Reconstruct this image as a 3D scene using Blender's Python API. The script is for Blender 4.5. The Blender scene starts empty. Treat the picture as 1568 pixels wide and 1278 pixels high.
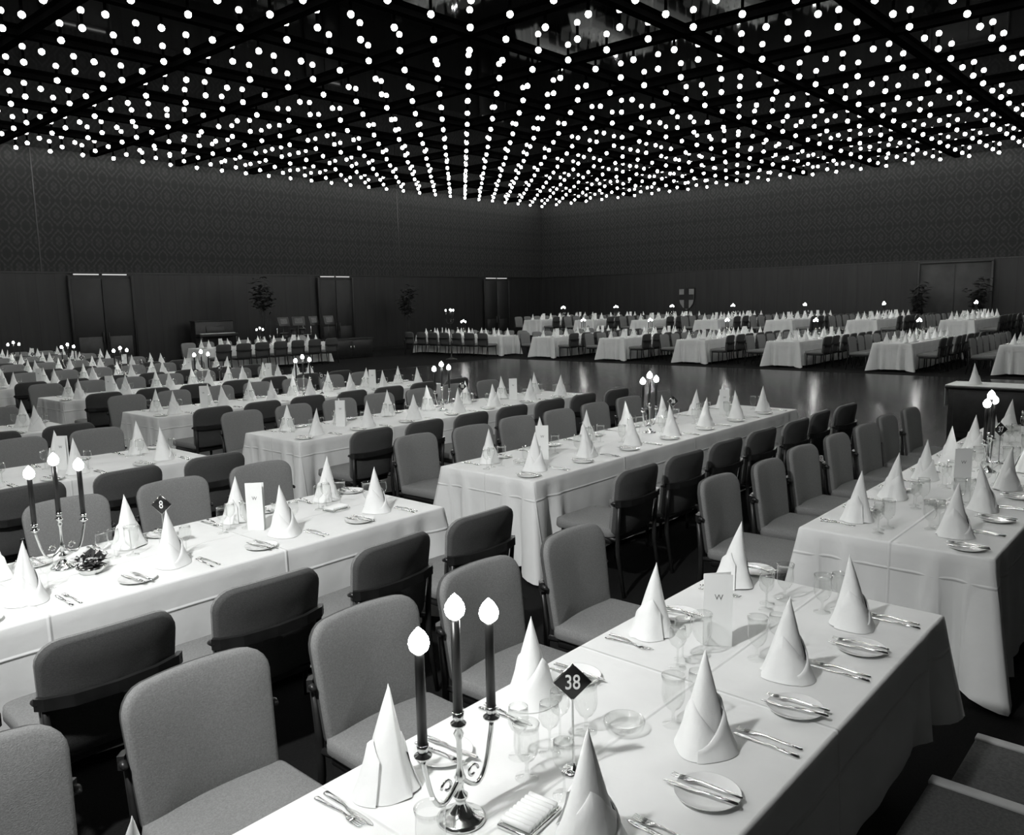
import bpy, bmesh, math, random
from mathutils import Matrix, Vector
random.seed(7)
S=bpy.context.scene
C=S.collection
try:
    S.view_settings.view_transform='Standard'; S.view_settings.look='None'
except Exception: pass
pi=math.pi
# ------------------------------------------------------------ materials
def nmat(name):
    m=bpy.data.materials.new(name); m.use_nodes=True
    nt=m.node_tree; b=nt.nodes['Principled BSDF']; return m,nt,b
def g(v): return (v*.99,v*1.004,v*.99,1)
def mat(name,v,rough=.6,metal=0,var=.15,scale=8,bump=0,bscale=60,spec=.5,detail=3,crease=False):
    m,nt,b=nmat(name); N=nt.nodes; L=nt.links
    b.inputs['Roughness'].default_value=rough; b.inputs['Metallic'].default_value=metal
    b.inputs['Specular IOR Level'].default_value=spec
    tc=N.new('ShaderNodeTexCoord')
    n=N.new('ShaderNodeTexNoise'); n.inputs['Scale'].default_value=scale; n.inputs['Detail'].default_value=detail
    L.new(tc.outputs['Object'],n.inputs['Vector'])
    r=N.new('ShaderNodeValToRGB'); r.color_ramp.elements[0].position=.3; r.color_ramp.elements[1].position=.7
    r.color_ramp.elements[0].color=g(v*(1-var)); r.color_ramp.elements[1].color=g(min(1,v*(1+var)))
    L.new(n.outputs['Fac'],r.inputs['Fac']); L.new(r.outputs['Color'],b.inputs['Base Color'])
    if bump:
        n2=N.new('ShaderNodeTexNoise'); n2.inputs['Scale'].default_value=bscale; n2.inputs['Detail'].default_value=4
        L.new(tc.outputs['Object'],n2.inputs['Vector'])
        bp=N.new('ShaderNodeBump'); bp.inputs['Strength'].default_value=bump; bp.inputs['Distance'].default_value=.01
        L.new(n2.outputs['Fac'],bp.inputs['Height']); last=bp
        if crease:
            sp=N.new('ShaderNodeSeparateXYZ'); L.new(tc.outputs['Object'],sp.inputs[0])
            hs=[]
            for ax,per,wd in ((0,.59,.012),(1,.33,.012),(2,.30,.012)):
                pp=N.new('ShaderNodeMath'); pp.operation='PINGPONG'; pp.inputs[1].default_value=per; L.new(sp.outputs[ax],pp.inputs[0])
                mr=N.new('ShaderNodeMapRange'); mr.interpolation_type='SMOOTHSTEP'; mr.inputs['From Min'].default_value=0; mr.inputs['From Max'].default_value=wd; mr.inputs['To Min'].default_value=1; mr.inputs['To Max'].default_value=0
                L.new(pp.outputs[0],mr.inputs[0]); hs.append(mr.outputs[0])
            ad=N.new('ShaderNodeMath'); ad.operation='MAXIMUM'; L.new(hs[0],ad.inputs[0]); L.new(hs[1],ad.inputs[1])
            ad2=N.new('ShaderNodeMath'); ad2.operation='MAXIMUM'; L.new(ad.outputs[0],ad2.inputs[0]); L.new(hs[2],ad2.inputs[1])
            b2=N.new('ShaderNodeBump'); b2.inputs['Strength'].default_value=.7; b2.inputs['Distance'].default_value=.006
            L.new(ad2.outputs[0],b2.inputs['Height']); L.new(bp.outputs['Normal'],b2.inputs['Normal']); last=b2
        L.new(last.outputs['Normal'],b.inputs['Normal'])
    return m
def emit(name,s,v=(1,1,.98)):
    m=bpy.data.materials.new(name); m.use_nodes=True; nt=m.node_tree; nt.nodes.clear()
    e=nt.nodes.new('ShaderNodeEmission'); e.inputs['Strength'].default_value=s; e.inputs['Color'].default_value=(*v,1)
    o=nt.nodes.new('ShaderNodeOutputMaterial'); nt.links.new(e.outputs[0],o.inputs[0]); return m
M_cloth=mat('white_damask_cloth',.78,.8,var=.05,scale=3,bump=.5,bscale=6,spec=.2,crease=True)
M_nap=mat('starched_napkin',.87,.75,var=.03,bump=.35,bscale=22,spec=.2)
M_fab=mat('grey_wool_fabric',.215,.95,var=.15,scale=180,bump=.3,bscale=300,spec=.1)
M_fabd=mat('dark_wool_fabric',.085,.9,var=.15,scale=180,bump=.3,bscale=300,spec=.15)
M_wood=mat('dark_stained_wood',.015,.4,var=.3,scale=12)
M_carpet=mat('dark_carpet',.010,.95,var=.25,scale=90,bump=.3,bscale=200,spec=.1)
M_step=mat('step_carpet',.10,.95,var=.2,scale=90,bump=.3,bscale=200,spec=.1)
M_silver=mat('polished_silver',.75,.16,metal=1,var=.05)
M_china=mat('white_china',.8,.12,var=.02)
M_black=mat('black_candle_wax',.008,.35,var=.2)
M_card=mat('white_card',.85,.7,var=.02)
M_ink=mat('printed_ink',.2,.6,var=.1)
M_sign=mat('black_enamel',.012,.3,var=.1)
M_rail=mat('black_ceiling_lattice',.002,.9,var=.1,spec=0)
M_white=mat('white_paint',.85,.5,var=.01)
M_shield=mat('faded_shield_paint',.22,.6,var=.1)
M_leaf=mat('dark_leaves',.035,.5,var=.5,scale=30)
M_petal=mat('pale_petals',.5,.6,var=.2,scale=30)
M_metalk=mat('dark_metal',.06,.35,metal=.6)
M_flame=emit('candle_flame',60)
M_bulb=emit('lamp_glow',38)
M_strip=emit('door_light_strip',.7)
def glassmat():
    m=bpy.data.materials.new('clear_glass'); m.use_nodes=True; nt=m.node_tree; nt.nodes.clear(); N=nt.nodes;L=nt.links
    t=N.new('ShaderNodeBsdfTransparent'); t.inputs[0].default_value=(.955,.96,.955,1)
    gl=N.new('ShaderNodeBsdfGlossy'); gl.inputs['Roughness'].default_value=.04; gl.inputs['Color'].default_value=(.95,.95,.95,1)
    lw=N.new('ShaderNodeLayerWeight'); lw.inputs['Blend'].default_value=.5
    pw=N.new('ShaderNodeMath'); pw.operation='POWER'; pw.inputs[1].default_value=2.8; L.new(lw.outputs['Facing'],pw.inputs[0])
    mp=N.new('ShaderNodeMapRange'); mp.inputs['To Min'].default_value=.04; mp.inputs['To Max'].default_value=.95
    L.new(pw.outputs[0],mp.inputs['Value'])
    mx=N.new('ShaderNodeMixShader'); L.new(mp.outputs[0],mx.inputs[0]); L.new(t.outputs[0],mx.inputs[1]); L.new(gl.outputs[0],mx.inputs[2])
    o=N.new('ShaderNodeOutputMaterial'); L.new(mx.outputs[0],o.inputs[0]); return m
M_glass=glassmat()
def mirrormat():
    m,nt,b=nmat('dark_mirror_panels')
    b.inputs['Metallic'].default_value=1; b.inputs['Roughness'].default_value=.03
    N=nt.nodes;L=nt.links
    tc=N.new('ShaderNodeTexCoord'); n=N.new('ShaderNodeTexNoise'); n.inputs['Scale'].default_value=.5
    L.new(tc.outputs['Object'],n.inputs['Vector'])
    r=N.new('ShaderNodeValToRGB'); r.color_ramp.elements[0].color=g(.05); r.color_ramp.elements[1].color=g(.14)
    L.new(n.outputs['Fac'],r.inputs[0]); L.new(r.outputs[0],b.inputs['Base Color']); return m
M_mirror=mirrormat()
def damask(axis):
    m,nt,b=nmat('damask_wallpaper_'+('x','y')[axis]); N=nt.nodes;L=nt.links
    b.inputs['Roughness'].default_value=.7; b.inputs['Specular IOR Level'].default_value=.2
    geo=N.new('ShaderNodeNewGeometry'); sp=N.new('ShaderNodeSeparateXYZ'); L.new(geo.outputs['Position'],sp.inputs[0])
    def mth(op,a,bv=None):
        n=N.new('ShaderNodeMath'); n.operation=op
        for i,x in enumerate((a,bv)):
            if x is None: continue
            if isinstance(x,(int,float)): n.inputs[i].default_value=x
            else: L.new(x,n.inputs[i])
        return n.outputs[0]
    u=sp.outputs[axis]; z=sp.outputs[2]
    a=mth('MULTIPLY',u,2*pi/.62); c=mth('MULTIPLY',z,2*pi/.85)
    ca=mth('COSINE',a); cc=mth('COSINE',c); s=mth('ADD',ca,cc)
    r1=mth('SINE',mth('MULTIPLY',s,4.5)); r2=mth('MULTIPLY',mth('COSINE',mth('MULTIPLY',a,4)),mth('COSINE',mth('MULTIPLY',c,5)))
    tot=mth('ADD',r1,mth('MULTIPLY',r2,.9))
    r=N.new('ShaderNodeValToRGB'); r.color_ramp.elements[0].position=.35; r.color_ramp.elements[1].position=.8
    r.color_ramp.elements[0].color=g(.020); r.color_ramp.elements[1].color=g(.038)
    L.new(mth('ADD',mth('MULTIPLY',tot,.3),.4),r.inputs[0]); L.new(r.outputs[0],b.inputs['Base Color']); return m
def panelling(axis):
    m,nt,b=nmat('wood_panelling_'+('x','y')[axis]); N=nt.nodes;L=nt.links
    b.inputs['Roughness'].default_value=.5
    geo=N.new('ShaderNodeNewGeometry'); mp=N.new('ShaderNodeMapping'); L.new(geo.outputs['Position'],mp.inputs[0])
    w=N.new('ShaderNodeTexWave'); w.bands_direction=('X','Y')[axis]; w.wave_profile='SAW'; w.inputs['Scale'].default_value=.55; w.inputs['Distortion'].default_value=0
    L.new(mp.outputs[0],w.inputs[0])
    r=N.new('ShaderNodeValToRGB'); e=r.color_ramp.elements; e[0].color=g(.005); e[1].position=.08; e[1].color=g(.023)
    x=e.new(1.0); x.color=g(.018)
    L.new(w.outputs['Fac'],r.inputs[0])
    mp2=N.new('ShaderNodeMapping'); mp2.inputs['Scale'].default_value=(3,3,.3); L.new(geo.outputs['Position'],mp2.inputs[0])
    n=N.new('ShaderNodeTexNoise'); n.inputs['Scale'].default_value=2; L.new(mp2.outputs[0],n.inputs[0])
    mx=N.new('ShaderNodeMix'); mx.data_type='RGBA'; mx.blend_type='MULTIPLY'; mx.inputs[0].default_value=.8
    L.new(r.outputs[0],mx.inputs[6]); L.new(n.outputs['Fac'],mx.inputs[7]); L.new(mx.outputs[2],b.inputs['Base Color']); return m
def parquet():
    m,nt,b=nmat('polished_parquet'); N=nt.nodes;L=nt.links
    geo=N.new('ShaderNodeNewGeometry'); br=N.new('ShaderNodeTexBrick'); L.new(geo.outputs['Position'],br.inputs[0])
    br.inputs['Color1'].default_value=g(.014); br.inputs['Color2'].default_value=g(.028); br.inputs['Mortar'].default_value=g(.006)
    br.inputs['Scale'].default_value=2; br.inputs['Mortar Size'].default_value=.01
    L.new(br.outputs[0],b.inputs['Base Color']); b.inputs['Roughness'].default_value=.22; b.inputs['Specular IOR Level'].default_value=.3; return m
# ------------------------------------------------------------ mesh helpers
def T(x=0,y=0,z=0): return Matrix.Translation((x,y,z))
def R(a,ax='Z'): return Matrix.Rotation(a,4,ax)
def loops(bm,rings,mi=0,M=None,closed=True,cap0=False,cap1=False,smooth=True):
    vs=[]
    for r in rings:
        vs.append([bm.verts.new((M@Vector(p)) if M else p) for p in r])
    fs=[]
    for a,b in zip(vs,vs[1:]):
        n=len(a)
        for i in range(n if closed else n-1):
            j=(i+1)%n
            try: fs.append(bm.faces.new((a[i],a[j],b[j],b[i])))
            except Exception: pass
    if cap0: fs.append(bm.faces.new(vs[0][::-1]))
    if cap1: fs.append(bm.faces.new(vs[-1]))
    for f in fs: f.material_index=mi; f.smooth=smooth
    return vs
def lathe(bm,prof,seg=20,mi=0,M=None,cap0=False,cap1=False):
    rings=[[(r*math.cos(2*pi*i/seg),r*math.sin(2*pi*i/seg),z) for i in range(seg)] for r,z in prof]
    return loops(bm,rings,mi,M,True,cap0,cap1)
def tube(bm,pts,r,seg=8,mi=0,M=None,caps=True):
    pts=[Vector(p) for p in pts]; rings=[]
    rr=r if isinstance(r,(list,tuple)) else [r]*len(pts)
    up=Vector((0,0,1)); prev=None
    for i,p in enumerate(pts):
        d=(pts[min(i+1,len(pts)-1)]-pts[max(i-1,0)]).normalized()
        if prev is None:
            a=d.cross(up); 
            if a.length<.05: a=d.cross(Vector((1,0,0)))
            a.normalize()
        else:
            a=(prev-d*prev.dot(d)).normalized()
        prev=a; b=d.cross(a)
        rings.append([p+rr[i]*(math.cos(2*pi*k/seg)*a+math.sin(2*pi*k/seg)*b) for k in range(seg)])
    loops(bm,rings,mi,M,True,caps,caps)
def rbox(bm,size,M,mi=0,bev=.01,seg=2):
    t=bmesh.new(); bmesh.ops.create_cube(t,size=1)
    for v in t.verts: v.co=Vector((v.co.x*size[0],v.co.y*size[1],v.co.z*size[2]))
    if bev>0: bmesh.ops.bevel(t,geom=list(t.edges),offset=bev,segments=seg,profile=.5,affect='EDGES')
    mp={}
    for v in t.verts: mp[v]=bm.verts.new(M@v.co)
    for f in t.faces:
        n=bm.faces.new([mp[v] for v in f.verts]); n.material_index=mi; n.smooth=bev>0
    t.free()
def mk(bm,name,mats,recalc=True):
    if recalc: bmesh.ops.recalc_face_normals(bm,faces=bm.faces)
    me=bpy.data.meshes.new(name); bm.to_mesh(me); bm.free()
    for m in mats: me.materials.append(m)
    return me
def obj(name,me,M=None,parent=None):
    o=bpy.data.objects.new(name,me); C.objects.link(o)
    if parent: o.parent=parent
    if M is not None: o.matrix_local=M
    return o
# ------------------------------------------------------------ banquet table
def cloth_mesh(L,W,seed,name,hem0=.05):
    rnd=random.Random(seed); bm=bmesh.new(); st=.03
    per=[]; nx=int(L/st); ny=int(W/st)
    for i in range(nx): per.append((-L/2+L*i/nx,-W/2,0,-1))
    for i in range(ny): per.append((L/2,-W/2+W*i/ny,1,0))
    for i in range(nx): per.append((L/2-L*i/nx,W/2,0,1))
    for i in range(ny): per.append((-L/2,W/2-W*i/ny,-1,0))
    h=.74; ph=[rnd.random()*6 for _ in range(6)]
    rows=[(0,-.012),(.002,-.004),(.012,0)]+[(q,0) for q in (.08,.2,.35,.5,.65,.8,.92,1)]
    rings=[]
    k=1 if hem0<.1 else .55
    for q,off in rows:
        ring=[]
        for i,(x,y,nxx,nyy) in enumerate(per):
            cx=math.copysign(L/2,x); cy=math.copysign(W/2,y)
            dc=math.hypot(x-cx,y-cy); cw=math.exp(-(dc/.11)**2)
            n=Vector((nxx,nyy,0)); dg=Vector((math.copysign(1,x),math.copysign(1,y),0)).normalized()
            n=(n*(1-cw)+dg*cw).normalized()
            s=i*st
            o=off+q*.018+k*q**1.1*cw*.16
            o+=k*q*(.008*math.sin(s*5.1+ph[0])+.006*math.sin(s*11+ph[1])+.006*math.sin(s*23+ph[2]))
            o-=k*q*.095*math.exp(-((dc-.17)/.05)**2)
            o+=k*q*.045*math.exp(-((dc-.27)/.04)**2)
            o-=k*q*.025*math.exp(-((dc-.36)/.04)**2)
            hem=hem0-.035*cw+.008*math.sin(s*3+ph[3])
            z=h-q*(h-hem)
            if off<0: z=h-(0 if off<-.01 else .002)
            elif q<.02: z=h-.010
            ring.append((x+n.x*o,y+n.y*o,z))
        rings.append(ring)
    vs=loops(bm,rings,0,None,True)
    f=bm.faces.new(vs[0]); f.material_index=0; f.smooth=False
    for sx in (-1,1):
        for sy in (-1,1):
            rbox(bm,(.05,.05,.70),T(sx*(L/2-.25),sy*(W/2-.17),.35),1,.006,1)
        rbox(bm,(.04,W-.34,.05),T(sx*(L/2-.25),0,.66),1,.005,1)
    rbox(bm,(L-.04,W-.04,.025),T(0,0,.722),1,.004,1)
    return mk(bm,name,[M_cloth,M_wood])
TL,TW=4.70,.976
table_me=[cloth_mesh(TL,TW,i,'banquet_table_mesh') for i in range(3)]
table_short=cloth_mesh(TL,TW,9,'banquet_table_mesh',.33)
# ------------------------------------------------------------ chair
def panel(bm,w,h,th,M,mf,mb,curve=.0,rt=.07,rb=.04,taper=.0,bulge=.012):
    def outline(ins):
        pts=[]; hw=w/2-ins; 
        z0=ins; z1=h-ins
        for (cx,cz,r,a0) in ((hw-rb,z0+rb,rb,-pi/2),(hw-rt,z1-rt,rt,0),(-hw+rt,z1-rt,rt,pi/2),(-hw+rb,z0+rb,rb,pi)):
            for k in range(6):
                a=a0+k/5*pi/2; pts.append((cx+r*math.cos(a),cz+r*math.sin(a)))
            if a0==0: 
                for k in (1,2,3,4,5): pts.append((hw-rt-(2*(hw-rt))*k/6,z1))
            if a0==pi:
                for k in (1,2,3,4,5): pts.append((-hw+rb+(2*(hw-rb))*k/6,z0))
        return pts
    rings=[]; cz=h/2
    def add(y,ins,sc=1,b=0):
        ring=[]
        for x,z in outline(ins):
            x*=sc; z=cz+(z-cz)*sc
            x*=1-taper*(1-z/h)
            rr=curve*(x/(w/2))**2
            top=-.02*(z/h)**2 if curve else 0
            zz=z-(.014*(x/(w/2))**2*(z/h) if curve else 0)
            ring.append((x,y+rr+b+top,zz))
        rings.append(ring)
    add(-th/2,.014,.02); add(-th/2,.014,.5); add(-th/2,.014,1); add(-th/2+.006,.003); add(-.001,0)
    k=len(rings)
    add(th/2-.014,0); add(th/2-.004,.006); add(th/2,.018,1); add(th/2,.018,.85,bulge*.6); add(th/2,.018,.5,bulge); add(th/2,.018,.02,bulge)
    vs=loops(bm,rings[:k],mb,M); vs2=loops(bm,rings[k-1:],mf,M)
    f=bm.faces.new(vs[0]); f.material_index=mb; f.smooth=True
    f=bm.faces.new(vs2[-1]); f.material_index=mf; f.smooth=True
def chair_mesh():
    bm=bmesh.new()
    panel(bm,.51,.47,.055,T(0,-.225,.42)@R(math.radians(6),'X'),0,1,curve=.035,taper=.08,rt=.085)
    sm=T(0,.045,.44)@R(-pi/2,'X')@T(0,0,-.26)
    panel(bm,.50,.52,.07,sm,0,0,curve=0,rt=.06,rb=.05)
    rbox(bm,(.46,.44,.045),T(0,.03,.382),2,.008,1)
    for sx in (-1,1):
        tube(bm,[(sx*.215,.225,.385),(sx*.215,.235,0)],[.017,.012],8,2)
        tube(bm,[(sx*.238,-.268,.665),(sx*.232,-.250,.45),(sx*.23,-.25,.3),(sx*.23,-.30,0)],[.013,.016,.016,.012],8,2)
        tube(bm,[(sx*.23,-.235,.40),(sx*.21,-.1,.40)],.014,6,2)
        tube(bm,[(sx*.252,-.262,.660),(sx*.262,-.232,.664),(sx*.262,-.218,.658)],[.014,.013,.009],8,2)
    path=[(-.262,-.250),(-.240,-.274),(-.15,-.298),(0,-.306),(.15,-.298),(.240,-.274),(.262,-.250)]
    zz=[.662,.661,.655,.652,.655,.661,.662]; rings=[]
    for i,(x,y) in enumerate(path):
        a=path[max(0,i-1)]; b=path[min(len(path)-1,i+1)]
        d=Vector((b[0]-a[0],b[1]-a[1],0)).normalized(); nn=Vector((d.y,-d.x,0))
        hh=.023; tt=.011; c=Vector((x,y,zz[i]))
        rings.append([c+nn*tt+Vector((0,0,hh)),c-nn*tt+Vector((0,0,hh)),c-nn*tt-Vector((0,0,hh)),c+nn*tt-Vector((0,0,hh))])
    loops(bm,rings,2,None,True,True,True,smooth=False)
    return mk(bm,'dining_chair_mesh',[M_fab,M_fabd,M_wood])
chair_me=chair_mesh()
# ------------------------------------------------------------ tableware
def g_napkin(bm,M,mi,seg=40,lean=.012,tw=0.0):
    H=.287
    def RR(t,a):
        rad=.068*((1-t)**.97)*(1+.12*(1-t)**6)+.0014
        f=((a/(2*pi)+.12+tw)%1)
        return rad*(1+.20*f+.09*math.cos(3*a+1+tw*6)*(1-t)**.5+.04*math.cos(2*a)+.03*math.cos(5*a+tw*9)*(1-t))
    rows=[0,.06,.15,.28,.42,.56,.7,.82,.91,.97,1]
    rings=[]
    for t in rows:
        ring=[]
        for i in range(seg):
            a=2*pi*i/seg; r=RR(t,a)
            ring.append((r*math.cos(a)+lean*.6*t*t,r*math.sin(a)+lean*t*t,H*t+(.003+.003*math.sin(3*a) if t==0 else 0)+(.006*math.cos(a) if t==1 else 0)))
        rings.append(ring)
    loops(bm,rings,mi,M,True,False,True)
    for side,off in ((-1,.004),(1,.010)):
        n=20; cols=[]
        for k in range(n+1):
            u=k/n
            a=-pi/2+tw+side*(-.7+u*3.0)
            zt=(.030+.125*math.sin(min(1,u*1.15)*pi*.5)**1.3)*(1 if u<.8 else 1-(u-.8)*1.6)
            col=[]
            for t in (0,.33,.66,.97,1.0):
                z=.001+t*zt; tt=z/H; rr=RR(tt,a)+off*(1-.2*t)+(.003 if t>=.97 else 0)+(-.006 if t==1.0 else 0)
                col.append((rr*math.cos(a)+lean*.6*tt*tt,rr*math.sin(a)+lean*tt*tt,z))
            cols.append(col)
        loops(bm,cols,mi,M,False)
def g_plate(bm,M,mi,r=.088):
    lathe(bm,[(.001,.004),(r*.6,.004),(r*.68,.007),(r*.98,.014),(r,.0155),(r*.985,.012),(r*.7,.002),(r*.5,.0),(.001,.0)],32,mi,M)
def g_knife(bm,M,mi):
    rings=[]
    for y,w,h in ((-.105,.004,.002),(-.10,.009,.004),(-.05,.0075,.0045),(-.01,.005,.004),(.0,.006,.0015),(.03,.0095,.001),(.08,.0095,.0008),(.1,.005,.0006),(.105,.001,.0005)):
        rings.append([(w*math.cos(a)+(.0 if y<0 else .002),y,h+h*math.sin(a)) for a in [2*pi*k/8 for k in range(8)]])
    loops(bm,rings,mi,M,True,True,True)
def g_fork(bm,M,mi):
    rings=[]
    for y,w,h,z in ((-.10,.004,.002,0),(-.095,.008,.003,0),(-.04,.005,.003,.002),(.01,.003,.0025,.006),(.035,.005,.002,.006),(.045,.011,.0015,.004),(.06,.0115,.0015,.003)):
        rings.append([(w*math.cos(a),y,z+h+h*math.sin(a)) for a in [2*pi*k/8 for k in range(8)]])
    loops(bm,rings,mi,M,True,True,True)
    for x in (-.009,-.003,.003,.009):
        tube(bm,[(x,.058,.004),(x,.08,.003),(x*.95,.098,.006)],[.0016,.0014,.0008],5,mi,M)
def g_goblet(bm,M,mi,s=1,h=1):
    prof=[(.034,0),(.032,.003),(.010,.007),(.005,.012),(.0045,.035),(.009,.043),(.022,.052),(.032,.068),(.036,.085),(.035,.105),(.034,.125),(.0375,.142),(.0365,.1435),(.033,.125)]
    lathe(bm,[(r*s,z*s*h) for r,z in prof],24,mi,M)
def g_wine(bm,M,mi,s=1):
    prof=[(.032,0),(.030,.003),(.006,.006),(.0035,.014),(.0035,.07),(.010,.078),(.024,.090),(.031,.108),(.030,.13),(.0275,.155),(.0265,.156),(.028,.14)]
    lathe(bm,[(r*s,z*s) for r,z in prof],24,mi,M)
def g_ash(bm,M,mi):
    lathe(bm,[(.050,0),(.058,.010),(.064,.032),(.060,.036),(.054,.030),(.048,.012),(.002,.009)],28,mi,M)
def single(fn,name,mats,**k):
    bm=bmesh.new(); fn(bm,Matrix(),0,**k); return mk(bm,name,mats,recalc=(fn is not g_napkin))
me_naps=[single(g_napkin,'folded_napkin_mesh',[M_nap],lean=l,tw=t) for l,t in ((.016,0),(-.022,.5),(.030,-.6),(.004,1.1))]
me_plate=single(g_plate,'side_plate_mesh',[M_china])
me_gob=single(g_goblet,'water_goblet_mesh',[M_glass],h=1.12)
me_wine=single(g_wine,'wine_glass_mesh',[M_glass])
me_ash=single(g_ash,'glass_ashtray_mesh',[M_glass])
me_knife=single(g_knife,'table_knife_mesh',[M_silver])
me_fork=single(g_fork,'table_fork_mesh',[M_silver])
LAY=[('folded_napkin',None,(0,.275,0,0)),('side_plate',me_plate,(-.22,.15,0,0)),
     ('table_knife',me_knife,(-.240,.15,.016,.12)),('table_fork',me_fork,(-.200,.155,.015,.08)),
     ('table_knife',me_knife,(.118,.14,0,-.04)),('table_fork',me_fork,(.148,.145,0,.02)),
     ('water_goblet',me_gob,(.050,.40,0,0)),('wine_glass',me_wine,(.130,.36,0,0)),('wine_glass',me_wine,(.205,.39,0,0))]
def side_settings(seed,n=7):
    bm=bmesh.new()
    G={'side_plate':(g_plate,1),'table_knife':(g_knife,2),'table_fork':(g_fork,2),'water_goblet':(g_goblet,3),'wine_glass':(g_wine,3)}
    rnd=random.Random(seed)
    for k in range(n):
        x=-TL/2+TL/n*(k+.5)+rnd.uniform(-.03,.03)
        B=T(x,0,0)
        for nm,me,(a,b,z,r) in LAY[:-1]:
            if nm=='folded_napkin':
                g_napkin(bm,B@T(a,b-.03,z)@R(rnd.uniform(-1,1))@Matrix.Scale(rnd.uniform(.92,1.05),4),0,seg=22,lean=rnd.uniform(-.02,.02),tw=rnd.uniform(-.6,.6))
            else:
                fn,mi=G[nm]; fn(bm,B@T(a,b-.02,z)@R(r),mi)
    return mk(bm,'place_settings_mesh',[M_nap,M_china,M_silver,M_glass],recalc=False)
me_sets=[side_settings(s) for s in (1,2,3)]
def candelabra_meshes():
    bm=bmesh.new()
    lathe(bm,[(.001,.0),(.062,.0),(.063,.006),(.055,.012),(.040,.018),(.026,.030),(.014,.045),(.012,.055),(.019,.062),(.019,.068),(.010,.076),(.008,.09),(.011,.105),(.015,.115),(.011,.125),(.007,.145),(.007,.215),(.013,.232),(.007,.245),(.019,.255),(.020,.260),(.011,.264),(.014,.276),(.015,.290),(.011,.290)],28,0)
    for s in (-1,1):
        pts=[]
        for t in [i/18 for i in range(19)]:
            x=.120*(1-(1-t)**1.6); z=.115-.05*math.sin(min(1,t*1.25)*pi)+ .105*t**3
            pts.append((s*x,0,z))
        tube(bm,pts,.0062,8,0)
        sc=[(s*(.045+.020*math.cos(a)*(1-a/9)),0,.110+.020*math.sin(a)*(1-a/9)) for a in [k*.5 for k in range(12)]]
        tube(bm,sc,.0038,6,0)
        z0=pts[-1][2]
        lathe(bm,[(.003,z0-.012),(.009,z0-.004),(.021,z0+.004),(.022,z0+.008),(.011,z0+.012),(.014,z0+.026),(.015,z0+.036),(.011,z0+.036)],20,0,T(s*.120,0,0))
    sil=mk(bm,'candelabra_frame_mesh',[M_silver])
    P3=((-.120,.235),(0,.282),(.120,.235))
    bm=bmesh.new()
    for x,z0 in P3:
        lathe(bm,[(.0125,z0),(.0118,z0+.245),(.008,z0+.253),(.001,z0+.250)],14,0,T(x,0,0),cap0=True)
        tube(bm,[(x,0,z0+.25),(x,0,z0+.262)],.0012,5,0)
    can=mk(bm,'candles_mesh',[M_black])
    bm=bmesh.new()
    for x,z0 in P3:
        b=z0+.250
        lathe(bm,[(.001,b),(.014,b+.003),(.022,b+.011),(.0255,b+.024),(.023,b+.037),(.016,b+.049),(.008,b+.058),(.0008,b+.065)],16,0,T(x,0,0))
    fl=mk(bm,'flames_mesh',[M_flame])
    return sil,can,fl
cs,cc_,cf=candelabra_meshes()
def candelabra(M):
    o=obj('candelabra',cs,M); obj('candles',cc_,None,o); obj('flames',cf,None,o); return o
def sign_meshes():
    bm=bmesh.new()
    lathe(bm,[(.001,0),(.036,0),(.037,.005),(.026,.010),(.008,.016),(.0035,.03),(.003,.215)],20,0)
    st=mk(bm,'stand',[M_silver])
    bm=bmesh.new()
    rbox(bm,(.074,.004,.074),T(0,0,.262)@R(pi/4,'Y'),0,.0012,1)
    rbox(bm,(.078,.003,.078),T(0,.0012,.262)@R(pi/4,'Y'),1,.001,1)
    return st,mk(bm,'plate',[M_sign,M_silver])
s1,s2=sign_meshes()
def text_mesh(t,size,off=.0004):
    c=bpy.data.curves.new('txt','FONT'); c.body=t; c.size=size; c.align_x='CENTER'; c.align_y='CENTER'; c.extrude=.0004; c.offset=off
    o=bpy.data.objects.new('txt',c); C.objects.link(o); bpy.context.view_layer.update()
    me=bpy.data.meshes.new_from_object(o.evaluated_get(bpy.context.evaluated_depsgraph_get()))
    bpy.data.objects.remove(o); return me
FACE=R(math.radians(-48))
def sign(M,num):
    o=obj('table_number_sign',s1,M); obj('diamond_plate',s2,None,o)
    me=text_mesh(num,.052); me.materials.clear(); me.materials.append(M_white)
    obj('numerals',me,T(0,-.0035,.262)@R(pi/2,'X')@Matrix.Diagonal((.85,1.15,1,1)),o); return o
def card_mesh():
    bm=bmesh.new()
    for a in (9,-9):
        rbox(bm,(.105,.0012,.28),T(-.0525,0,0)@R(math.radians(a))@T(.0525,0,.14),0,0)
    tube(bm,[(-.0525,0,.002),(-.0525,0,.278)],.0012,5,0)
    return mk(bm,'menu_card_mesh',[M_card])
me_card=card_mesh()
me_W=text_mesh('W',.030,.0); me_W.materials.clear(); me_W.materials.append(M_ink)
def menu(M):
    o=obj('menu_card',me_card,M)
    obj('printed_monogram',me_W,T(-.0525,0,0)@R(math.radians(-9))@T(.055,-.0013,.19)@R(pi/2,'X'),o); return o
MR=R(math.radians(-50))
def tray_mesh():
    bm=bmesh.new()
    rbox(bm,(.15,.10,.012),T(0,0,.006),0,.004)
    for i in range(8): tube(bm,[(-.060+.017*i,-.042,.022),(-.060+.017*i,.042,.022)],.0082,8,1)
    return mk(bm,'rolled_cracker_tray_mesh',[M_silver,M_nap])
me_tray=tray_mesh()
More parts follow.
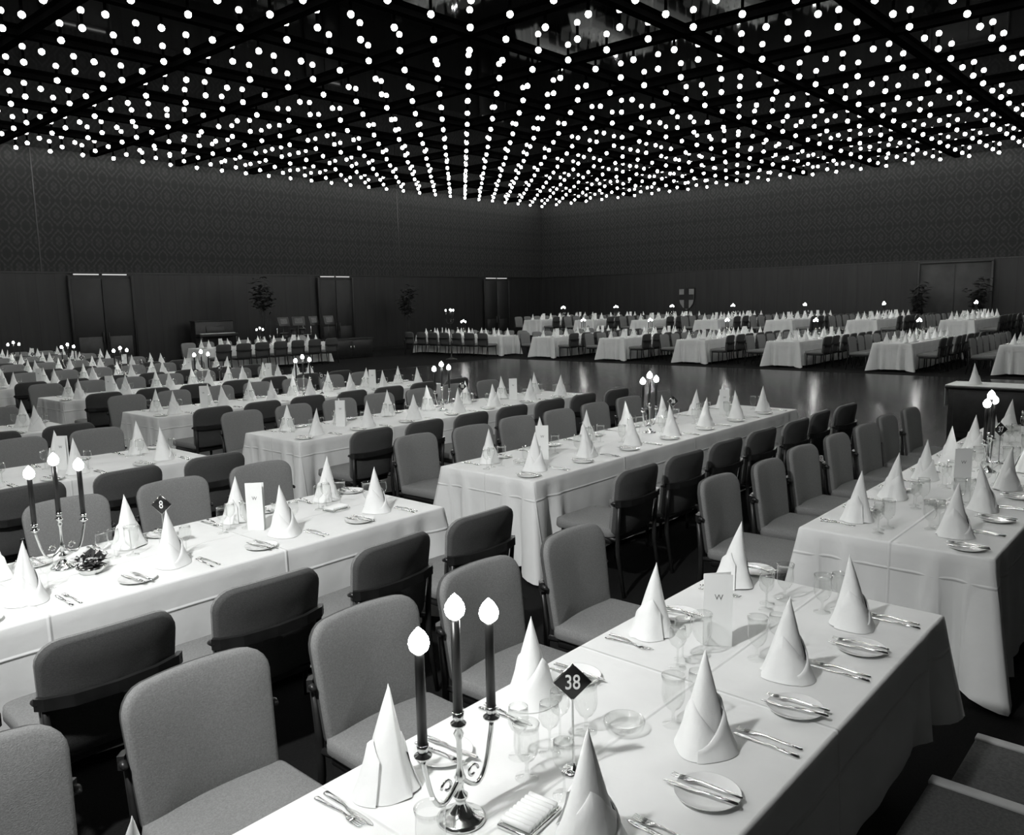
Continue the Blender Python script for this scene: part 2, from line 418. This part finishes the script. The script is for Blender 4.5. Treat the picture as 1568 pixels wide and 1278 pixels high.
def foliage(bm,rad,h,n,mi,lw=.03,ll=.12,base=(0,0,0),seed=1):
    rnd=random.Random(seed)
    for i in range(n):
        a=rnd.uniform(0,2*pi); el=rnd.uniform(.1,1.4); l=ll*rnd.uniform(.6,1.2)
        d=Vector((math.cos(a)*math.cos(el),math.sin(a)*math.cos(el),math.sin(el)))
        c=Vector(base)+Vector((rnd.uniform(-1,1)*rad,rnd.uniform(-1,1)*rad,rnd.uniform(0,1)*h))
        s=d.cross(Vector((0,0,1))).normalized()*lw
        v=[bm.verts.new(p) for p in (c,c+d*l*.5+s,c+d*l+Vector((0,0,-l*.25)),c+d*l*.5-s)]
        f=bm.faces.new(v); f.material_index=mi; f.smooth=False
def flowers_mesh():
    bm=bmesh.new()
    lathe(bm,[(.001,0),(.05,0),(.07,.03),(.06,.035),(.001,.03)],20,2)
    foliage(bm,.05,.04,70,0,.012,.07,(0,0,.03),4)
    rnd=random.Random(2)
    for i in range(9):
        M=T(rnd.uniform(-.07,.07),rnd.uniform(-.07,.07),rnd.uniform(.06,.09))
        for k in range(6):
            A=M@R(k*pi/3)@R(.5,'Y')
            v=[bm.verts.new(A@Vector(p)) for p in ((0,0,0),(.014,.007,.004),(.022,0,.006),(.014,-.007,.004))]
            f=bm.faces.new(v); f.material_index=1
    return mk(bm,'flower_arrangement_mesh',[M_leaf,M_petal,M_silver])
me_flow=flowers_mesh()
# ------------------------------------------------------------ place everything
ZT=.741
def place_table(x0,y0,rot=0,detail=False,chairs=(1,1),custom=None,noglass=(),me=None,off1=0,z0=0):
    if rot: B=T(x0+TW/2,y0+TL/2,z0)@R(pi/2)
    else: B=T(x0+TL/2,y0+TW/2,z0)
    obj('banquet_table',me or random.choice(table_me),B)
    n=7
    for side in (0,1):
        for k in range(n):
            x=-TL/2+TL/n*(k+.5)
            P=B@R(pi*side)@T(x,-TW/2,0)
            if chairs[side]:
                obj('dining_chair',chair_me,P@T(random.uniform(-.015,.015),-.40+random.uniform(-.03,.02),0)@R(random.uniform(-.05,.05)))
            if detail:
                if custom and side in custom:
                    if k>=len(custom[side]): continue
                    dx=custom[side][k]
                    P=T(dx,y0,0) if side==0 else T(dx,y0+TW,0)@R(pi)
                for j,(nm,me_,(a,b,z,r)) in enumerate(LAY):
                    if nm=='folded_napkin':
                        A=P@T(a+random.uniform(-.01,.01),b+(off1 if side else -.01)+random.uniform(-.012,.01),ZT)@R(random.uniform(-.8,.8))@Matrix.Scale(random.uniform(.96,1.03),4)
                        me_=random.choice(me_naps)
                    else:
                        if nm[-5:] in ('oblet','glass') and (side,k) in noglass: continue
                        if j==8 and side==0: continue
                        A=P@T(a+random.uniform(-.005,.005),b+random.uniform(-.007,.007),ZT+z)@R(r+random.uniform(-.04,.04))
                    obj(nm,me_,A)
        if not detail:
            obj('place_settings',random.choice(me_sets),B@R(pi*side)@T(0,-TW/2,ZT))
    return B
P=2.933; YA=.812
X1=(-1.17); X2=4.43
sideA0=[3.20,2.62,2.03,1.47,.88,.30,-.3]
sideA1=[3.34,2.63,1.92,1.29,.62,-.05,-.7]
place_table(X1,YA,detail=True,chairs=(0,1),custom={0:sideA0,1:sideA1},noglass=((1,3),(0,3)),me=table_short,off1=-.13)
candelabra(T(1.33,1.385,ZT)); sign(T(1.68,1.295,ZT)@FACE,'38'); menu(T(2.69,1.385,ZT)@MR)
obj('water_goblet',me_gob,T(1.575,1.375,ZT)); obj('wine_glass',me_wine,T(1.64,1.46,ZT)); obj('wine_glass',me_wine,T(1.575,1.245,ZT))
obj('water_goblet',me_gob,T(1.15,1.30,ZT))
obj('glass_ashtray',me_ash,T(1.955,1.31,ZT)); obj('rolled_cracker_tray',me_tray,T(1.44,1.25,ZT)@R(.1))
yc=YA+TW/2
place_table(X2,YA,detail=True,chairs=(0,1),off1=-.06)
candelabra(T(6.62,yc,ZT)); sign(T(7.0,yc,ZT)@FACE,'37'); menu(T(5.9,yc,ZT)@MR); obj('glass_ashtray',me_ash,T(5.35,yc,ZT)); menu(T(8.2,yc,ZT)@MR)
y=yc+P
place_table(X1,YA+P,detail=True,noglass=((1,3),),off1=-.06)
candelabra(T(1.48,y+.16,ZT)@R(.1)); sign(T(1.93,y,ZT)@FACE,'8'); menu(T(2.48,y,ZT)@MR); obj('rolled_cracker_tray',me_tray,T(3.05,y,ZT)@R(.1)); obj('flower_arrangement',me_flow,T(1.54,y-.03,ZT))
place_table(X2,YA+P,detail=True,off1=-.06)
candelabra(T(6.76,y,ZT)); sign(T(7.2,y,ZT)@FACE,'36'); menu(T(5.12,y,ZT)@MR); menu(T(8.3,y,ZT)@MR); obj('glass_ashtray',me_ash,T(4.85,y,ZT))
def extras(x0,y0,rot=0,n='12',z0=0):
    Z=ZT+z0
    B=(T(x0+TW/2,y0+TL/2,Z)@R(pi/2)) if rot else T(x0+TL/2,y0+TW/2,Z)
    candelabra(B@T(random.uniform(-.1,.1),0,0)@R(random.uniform(-.1,.1)))
    sign((T(x0+TW/2,y0+TL/2+.4,Z) if rot else T(x0+TL/2+.35,y0+TW/2,Z))@FACE,n)
    for d in (-1.5,1.3): menu(B@T(d,0,0)@MR)
cnt=10
for k in range(2,9):
    yy=YA+P*k
    xs=[X2]
    if k<=3: xs.append(X1)
    for x0 in xs:
        place_table(x0,yy); extras(x0,yy,n=str(cnt)); cnt+=1
place_table(12.8,YA+P*8); extras(12.8,YA+P*8,n='24')
for k in range(1,7):
    yy=YA+P*k-.4
    place_table(22.5,yy); extras(22.5,yy,n=str(cnt)); cnt+=1
DZ=.40
for k in range(1,9):
    yy=YA+P*k-.4
    place_table(28.9,yy,z0=DZ); extras(28.9,yy,n=str(cnt),z0=DZ); cnt+=1
place_table(22.6,20.6,rot=1); extras(22.6,20.6,1,'41')
# ------------------------------------------------------------ room shell
XA,XB,YAA,YB,CH,TZ=-2.6,35.07,-1.3,28.83,7.10,3.26
def box(name,x0,x1,y0,y1,z0,z1,m,bev=0):
    bm=bmesh.new(); rbox(bm,(x1-x0,y1-y0,z1-z0),Matrix(),0,bev,1)
    return obj(name,mk(bm,name,[m]),T((x0+x1)/2,(y0+y1)/2,(z0+z1)/2))
box('floor',XA-.2,XB+.2,YAA-.2,YB+.2,-.2,0,M_carpet)
box('dance_floor',9.9,21.6,-1.2,19.6,0,.006,parquet())
box('trim_dance_floor_edge',9.85,21.65,19.6,19.66,0,.012,M_metalk)
box('raised_dais',28.3,34.95,-1.2,26.9,.0,DZ,M_carpet,.015)
def steps():
    bm=bmesh.new(); x0=-2.55; w=1.95; yc_=-.26
    rbox(bm,(3.05-x0,w,.30),T((3.05+x0)/2,yc_,.15),0,.012,2)
    rbox(bm,(.72,w,.15),T(3.05+.36,yc_,.075),0,.012,2)
    rbox(bm,(.05,w,.02),T(3.03,yc_,.300),1,.006,2); rbox(bm,(.05,w,.02),T(3.75,yc_,.150),1,.006,2)
    return mk(bm,'carpeted_steps',[M_step,mat('step_nosing',.40,.5,var=.1)])
obj('carpeted_steps',steps())
DX,DY=damask(0),damask(1); PX,PY=panelling(0),panelling(1)
def wall(name,x0,x1,y0,y1,up,lo):
    e=bpy.data.objects.new(name,None); C.objects.link(e)
    a=box('upper_wallpaper',x0,x1,y0,y1,TZ,CH+.2,up); b=box('lower_panelling',x0,x1,y0,y1,0,TZ,lo)
    a.parent=e; b.parent=e
wall('wall_left',XA,XB,YB,YB+.2,DX,PX)
wall('wall_back',XB,XB+.2,YAA,YB,DY,PY)
wall('wall_right',XA,XB,YAA-.2,YAA,DX,PX)
wall('wall_front',XA-.2,XA,YAA,YB,DY,PY)
box('trim_1',XA,XB,YB-.03,YB,TZ-.03,TZ+.01,M_wood); box('trim_2',XB-.03,XB,YAA,YB,TZ-.03,TZ+.01,M_wood)
for i,x in enumerate((9.93,24.9)): box('trim_%d'%(3+i),x-.02,x+.02,YB-.015,YB,TZ,CH,M_wood)
box('baseboard_left',XA,XB,YB-.03,YB,0,.14,M_wood); box('baseboard_back',XB-.03,XB,YAA,YB,0,.14,M_wood)
M_door=mat('dark_door_veneer',.008,.6,var=.3,scale=3)
M_grille=mat('grey_door_panel',.04,.6)
for i,(a,b) in enumerate(((10.7,12.7),(20.4,22.1),(30.4,32.2))):
    bm=bmesh.new(); w=b-a
    for s in (-1,1):
        rbox(bm,(w/2-.02,.05,3.05),T(s*w/4,0,1.525),0,.01,1)
        rbox(bm,(.03,.06,.35),T(s*.09,-.05,1.1),1,.01,1)
        rbox(bm,(w/2-.25,.02,.75),T(s*w/4,-.03,.75),1 if i==0 else 0,.008,1)
    rbox(bm,(.08,.09,3.15),T(-w/2-.02,-.01,1.575),0,.01,1); rbox(bm,(.08,.09,3.15),T(w/2+.02,-.01,1.575),0,.01,1)
    obj('door_%d'%(i+1),mk(bm,'door',[M_door,M_grille,M_wood]),T((a+b)/2,YB-.085,0))
    bm=bmesh.new(); rbox(bm,(w*.40,.04,.035),T(-w*.23,0,0),0,.004,1); rbox(bm,(w*.40,.04,.035),T(w*.23,0,0),0,.004,1)
    rbox(bm,(w*.95,.06,.03),T(0,.01,.035),1,.004,1)
    obj('door_light_strip',mk(bm,'door_light_strip',[M_strip,M_wood]),T((a+b)/2,YB-.09,3.19))
box('ceiling',XA-.2,XB+.2,YAA-.2,YB+.2,CH+.02,CH+.2,M_mirror)
SP=.97
t=bmesh.new(); bmesh.ops.create_icosphere(t,subdivisions=2,radius=.058); t.verts.ensure_lookup_table()
tv=[v.co.copy() for v in t.verts]; tf=[[v.index for v in f.verts] for f in t.faces]; t.free()
verts=[];faces=[];mi=[]
nx=int((XB-XA-.6)/SP)+1; ny=int((YB-YAA-.6)/SP)+1
def addcyl(cx,cy,z0,z1,r,m):
    b0=len(verts)
    for z in (z0,z1):
        for k in range(6): verts.append((cx+r*math.cos(k*pi/3),cy+r*math.sin(k*pi/3),z))
    for k in range(6):
        j=(k+1)%6; faces.append((b0+k,b0+j,b0+6+j,b0+6+k)); mi.append(m)
for i in range(nx):
    for j in range(ny):
        x=XB-.45-i*SP; y=YB-.45-j*SP; z=CH-.13
        if y<.75: continue
        b0=len(verts); verts+= [(v.x+x,v.y+y,v.z+z) for v in tv]
        faces+= [[q+b0 for q in f] for f in tf]; mi+=[0]*len(tf)
        addcyl(x,y,CH-.075,CH+.02,.028,1)
me=bpy.data.meshes.new('ceiling_light_grid'); me.from_pydata(verts,[],faces)
me.materials.append(M_bulb); me.materials.append(M_rail); me.polygons.foreach_set('material_index',mi); me.polygons.foreach_set('use_smooth',[True]*len(faces)); me.update()
obj('ceiling_light_grid',me)
bm=bmesh.new()
for i in range(0,nx+1,3):
    x=XB-.45-i*SP+SP/2
    if x>XB-.1 or x<XA+.1: continue
    rbox(bm,(.18,YB-YAA-.02,.10),T(x,(YB+YAA)/2,CH-.03),0,0)
for j in range(0,ny+1,3):
    y=YB-.45-j*SP+SP/2
    if y>YB-.1 or y<YAA+.1: continue
    rbox(bm,(XB-XA-.02,.18,.10),T((XB+XA)/2,y,CH-.031),0,0)
obj('ceiling_lattice_beams',mk(bm,'ceiling_lattice_beams',[M_rail]))
# ------------------------------------------------------------ bandstand & decor
def floor_candelabra():
    bm=bmesh.new()
    lathe(bm,[(.001,0),(.20,0),(.20,.02),(.12,.04),(.04,.07),(.022,.12),(.018,.6),(.028,.63),(.018,.66),(.016,1.3),(.03,1.33),(.015,1.36),(.02,1.42),(.03,1.44),(.014,1.45)],24,0)
    for a in (0,2*pi/3,4*pi/3):
        c,s_=math.cos(a),math.sin(a)
        tube(bm,[(c*.16*t,s_*.16*t,1.33-.06*math.sin(t*pi)+.07*t*t) for t in [i/10 for i in range(11)]],.009,8,0)
        lathe(bm,[(.004,1.39),(.028,1.405),(.015,1.42),(.018,1.44),(.012,1.44)],16,0,T(c*.16,s_*.16,0))
    fr=mk(bm,'frame',[M_metalk])
    bm=bmesh.new(); bf=bmesh.new()
    for x,yy_,z0 in [(0,0,1.44)]+[(.16*math.cos(a),.16*math.sin(a),1.42) for a in (0,2*pi/3,4*pi/3)]:
        lathe(bm,[(.0125,z0),(.0118,z0+.30),(.001,z0+.302)],12,0,T(x,yy_,0),cap0=True)
        b=z0+.30
        lathe(bf,[(.001,b),(.014,b+.003),(.0255,b+.024),(.016,b+.049),(.0008,b+.065)],14,0,T(x,yy_,0))
    o=obj('floor_candelabra',fr,T(20.5,21.1,0)); obj('candles',mk(bm,'c',[M_black]),None,o); obj('flames',mk(bf,'f',[M_flame]),None,o)
floor_candelabra()
def upright_piano():
    bm=bmesh.new()
    rbox(bm,(1.5,.35,1.2),T(0,.15,.6),0,.02); rbox(bm,(1.5,.34,.12),T(0,-.17,.70),0,.015)
    rbox(bm,(1.32,.14,.02),T(0,-.22,.765),1,.003,1); rbox(bm,(1.54,.40,.03),T(0,.15,1.215),0,.01)
    for s in (-1,1): rbox(bm,(.08,.08,.66),T(s*.68,-.28,.33),0,.01); rbox(bm,(.07,.32,.1),T(s*.68,-.14,.05),0,.01)
    rbox(bm,(.7,.02,.22),T(0,-.05,.92)@R(-.2,'X'),0,.005)
    return mk(bm,'upright_piano',[M_wood,M_white])
box('bandstand_platform',14.2,20.2,26.6,28.6,0,.32,M_carpet,.02)
obj('upright_piano',upright_piano(),T(15.3,28.1,.32))
def drum_kit():
    bm=bmesh.new()
    def drum(x,y,z,r,h,rx=0):
        A=T(x,y,z)@R(rx,'X'); lathe(bm,[(.001,0),(r,0),(r*1.03,.01),(r,.02),(r,h-.02),(r*1.03,h-.01),(r,h),(.001,h)],24,0,A)
        lathe(bm,[(.001,h+.001),(r*.95,h+.001)],24,1,A)
    drum(0,.2,.30,.28,.4,pi/2); drum(-.5,.2,.5,.18,.16); drum(.5,.2,.15,.2,.4); drum(.2,.05,.62,.14,.2); drum(-.18,.05,.62,.13,.18)
    for x,z in ((-.75,1.1),(.8,1.15),(.45,1.25)):
        lathe(bm,[(.001,.02),(.05,.012),(.2,0)],24,2,T(x,.3,z)); tube(bm,[(x,.3,0),(x,.3,z+.03)],.012,6,2)
        for k in range(3): tube(bm,[(x,.3,.25),(x+.22*math.cos(k*2.1),.3+.22*math.sin(k*2.1),0.012)],.01,6,2)
    for x in (-.5,.2,-.18): tube(bm,[(x,.15,0),(x,.15,.65)],.012,6,2)
    return mk(bm,'drum_kit',[M_metalk,M_petal,M_silver])
obj('drum_kit',drum_kit(),T(18.6,27.7,.32))
M_score=mat('sheet_music_paper',.13,.7,var=.3,scale=20)
def music_stand():
    bm=bmesh.new()
    rbox(bm,(.5,.02,.34),T(0,0,1.12)@R(-.3,'X'),0,.006); rbox(bm,(.5,.06,.015),T(0,-.06,.95),0,.004,1)
    tube(bm,[(0,.03,.2),(0,.03,1.1)],.012,6,0)
    for k in range(3): tube(bm,[(0,.03,.3),(.25*math.cos(k*2.1),.03+.25*math.sin(k*2.1),.01)],.009,6,0)
    rbox(bm,(.3,.004,.2),T(0,-.018,1.13)@R(-.3,'X'),1,0)
    return mk(bm,'music_stand',[M_metalk,M_score])
me_ms=music_stand()
for x in (17.5,18.2,18.9,19.5): obj('music_stand',me_ms,T(x,27.0+random.uniform(-.1,.1),.32)@R(random.uniform(-.4,.4)))
def mic():
    bm=bmesh.new(); lathe(bm,[(.001,0),(.14,0),(.14,.02),(.02,.03),(.012,.05),(.010,1.45),(.001,1.45)],16,0)
    tube(bm,[(0,0,1.4),(.0,-.12,1.5)],[.015,.028],10,0); return mk(bm,'microphone_stand',[M_metalk])
obj('microphone_stand',mic(),T(17.3,27.6,.32))
def sideboard(runner):
    bm=bmesh.new(); rbox(bm,(2.0,.70,.70),T(0,0,.36),0,.015); rbox(bm,(2.08,.78,.035),T(0,0,.725),0,.01)
    for s in (-1,1):
        rbox(bm,(.90,.02,.56),T(s*.48,-.355,.38),0,.012); rbox(bm,(.03,.03,.12),T(s*.08,-.375,.40),1,.006)
    if runner:
        rbox(bm,(2.1,.62,.004),T(0,0,.745),2,.001,1)
        for s in (-1,1): rbox(bm,(.004,.62,.30),T(s*1.05,0,.60),2,.001,1)
    return mk(bm,'serving_sideboard',[M_wood,M_silver,M_nap])
obj('serving_sideboard',sideboard(False),T(19.3,25.6,0))
obj('serving_sideboard',sideboard(True),T(12.9,2.0,0)@R(-pi/2))
obj('folded_napkin',me_naps[0],T(12.9,2.75,.749)); 
def plant_mesh(h,seed,pot=.22,spread=.35,lo=.3,n=14):
    bm=bmesh.new(); lathe(bm,[(.001,0),(pot*.75,0),(pot,.40),(pot*1.06,.42),(pot*.95,.42),(pot*.9,.38),(.001,.38)],24,1)
    rnd=random.Random(seed)
    for i in range(n):
        a=rnd.uniform(0,2*pi); l=rnd.uniform(.6,1)*h; b=rnd.uniform(.10,spread)*h*.5
        pts=[(b*math.cos(a)*t*t,b*math.sin(a)*t*t,.38+l*t) for t in (0,.3,.6,1)]
        tube(bm,pts,[.012,.01,.007,.003],5,0)
        for q in range(18):
            t=rnd.uniform(lo,1); c=Vector((b*math.cos(a)*t*t,b*math.sin(a)*t*t,.38+l*t))
            aa=rnd.uniform(0,2*pi); d=Vector((math.cos(aa),math.sin(aa),rnd.uniform(-.3,.6))).normalized(); s=d.cross(Vector((0,0,1))).normalized()*.06; ll=rnd.uniform(.18,.32)
            v=[bm.verts.new(p) for p in (c,c+d*ll*.5+s,c+d*ll-Vector((0,0,.05)),c+d*ll*.5-s)]
            f=bm.faces.new(v); f.material_index=0
    return mk(bm,'potted_plant',[M_leaf,M_grille])
obj('potted_plant',plant_mesh(1.7,1,lo=.3,spread=.6),T(34.3,9.4,DZ)); obj('potted_plant',plant_mesh(1.8,2,lo=.3,spread=.6),T(34.3,7.4,DZ))
obj('potted_plant',plant_mesh(2.5,3,spread=.6,lo=.75),T(16.75,27.1,.32)); obj('potted_plant',plant_mesh(2.5,4,lo=.7),T(24.3,27.7,0))
def alcove():
    bm=bmesh.new(); rbox(bm,(.04,2.5,2.7),T(0,0,1.36),0,.005,1)
    for s in (-1,1): rbox(bm,(.1,.08,2.75),T(-.02,s*1.27,1.38),0,.01,1)
    rbox(bm,(.1,2.6,.08),T(-.02,0,2.76),0,.01,1)
    rbox(bm,(.02,.03,2.6),T(-.03,0,1.35),1,.005,1)
    return mk(bm,'door_4',[mat('pale_alcove_paint',.045,.7,var=.3,scale=2),M_wood,M_grille])
obj('door_4',alcove(),T(XB-.09,8.35,DZ+.005))  # flat framed panel standing in for the back-wall alcove, not a door
def shield():
    bm=bmesh.new()
    def outl(s,y):
        p=[(-.5,.6),(.5,.6),(.5,0),(.42,-.28),(.25,-.5),(0,-.66),(-.25,-.5),(-.42,-.28),(-.5,0)]
        return [(y,a*s,b*s) for a,b in p]
    loops(bm,[outl(1,0),outl(1,-.05)],0,None,True,True,True,False)
    loops(bm,[outl(.92,-.05),outl(.92,-.055)],1,None,True,True,True,False)
    rbox(bm,(.02,.30,1.1),T(-.06,0,0),0,0); rbox(bm,(.02,.9,.30),T(-.061,0,.1),0,0)
    return mk(bm,'heraldic_shield',[M_sign,M_shield])
obj('heraldic_shield',shield(),T(XB-.01,19.9,1.95)@Matrix.Scale(.85,4))
# ------------------------------------------------------------ light
def spot(name,loc,tgt,e,ang,blend,r):
    l=bpy.data.lights.new(name,'SPOT'); l.energy=e; l.spot_size=math.radians(ang); l.spot_blend=blend; l.shadow_soft_size=r
    o=bpy.data.objects.new(name,l); C.objects.link(o); d=Vector(tgt)-Vector(loc)
    o.matrix_world=T(*loc)@d.to_track_quat('-Z','Y').to_matrix().to_4x4(); return o
spot('flood_lamp',(-.9,1.9,4.6),(2.6,4.0,.6),1150,84,.9,.12)
w=bpy.data.worlds.new('World'); S.world=w; w.use_nodes=True
w.node_tree.nodes['Background'].inputs[0].default_value=(.02,.02,.02,1); w.node_tree.nodes['Background'].inputs[1].default_value=.5
# ------------------------------------------------------------ camera
f,yaw,pit,rol=1278.99,.7276,.1416,-.0208
F=Vector((math.cos(yaw)*math.cos(pit),math.sin(yaw)*math.cos(pit),-math.sin(pit)))
Rr=Vector((math.sin(yaw),-math.cos(yaw),0)); U=Rr.cross(F)
c,s=math.cos(rol),math.sin(rol); r2=c*Rr+s*U; u2=-s*Rr+c*U
cam=bpy.data.cameras.new('camera'); co=bpy.data.objects.new('camera',cam); C.objects.link(co)
m=Matrix((( r2.x,u2.x,-F.x,0),(r2.y,u2.y,-F.y,0),(r2.z,u2.z,-F.z,2.04),(0,0,0,1)))
co.matrix_world=m; cam.sensor_width=36; cam.sensor_fit='HORIZONTAL'; cam.lens=f/1600*36; cam.clip_start=.05; cam.clip_end=200
S.camera=co
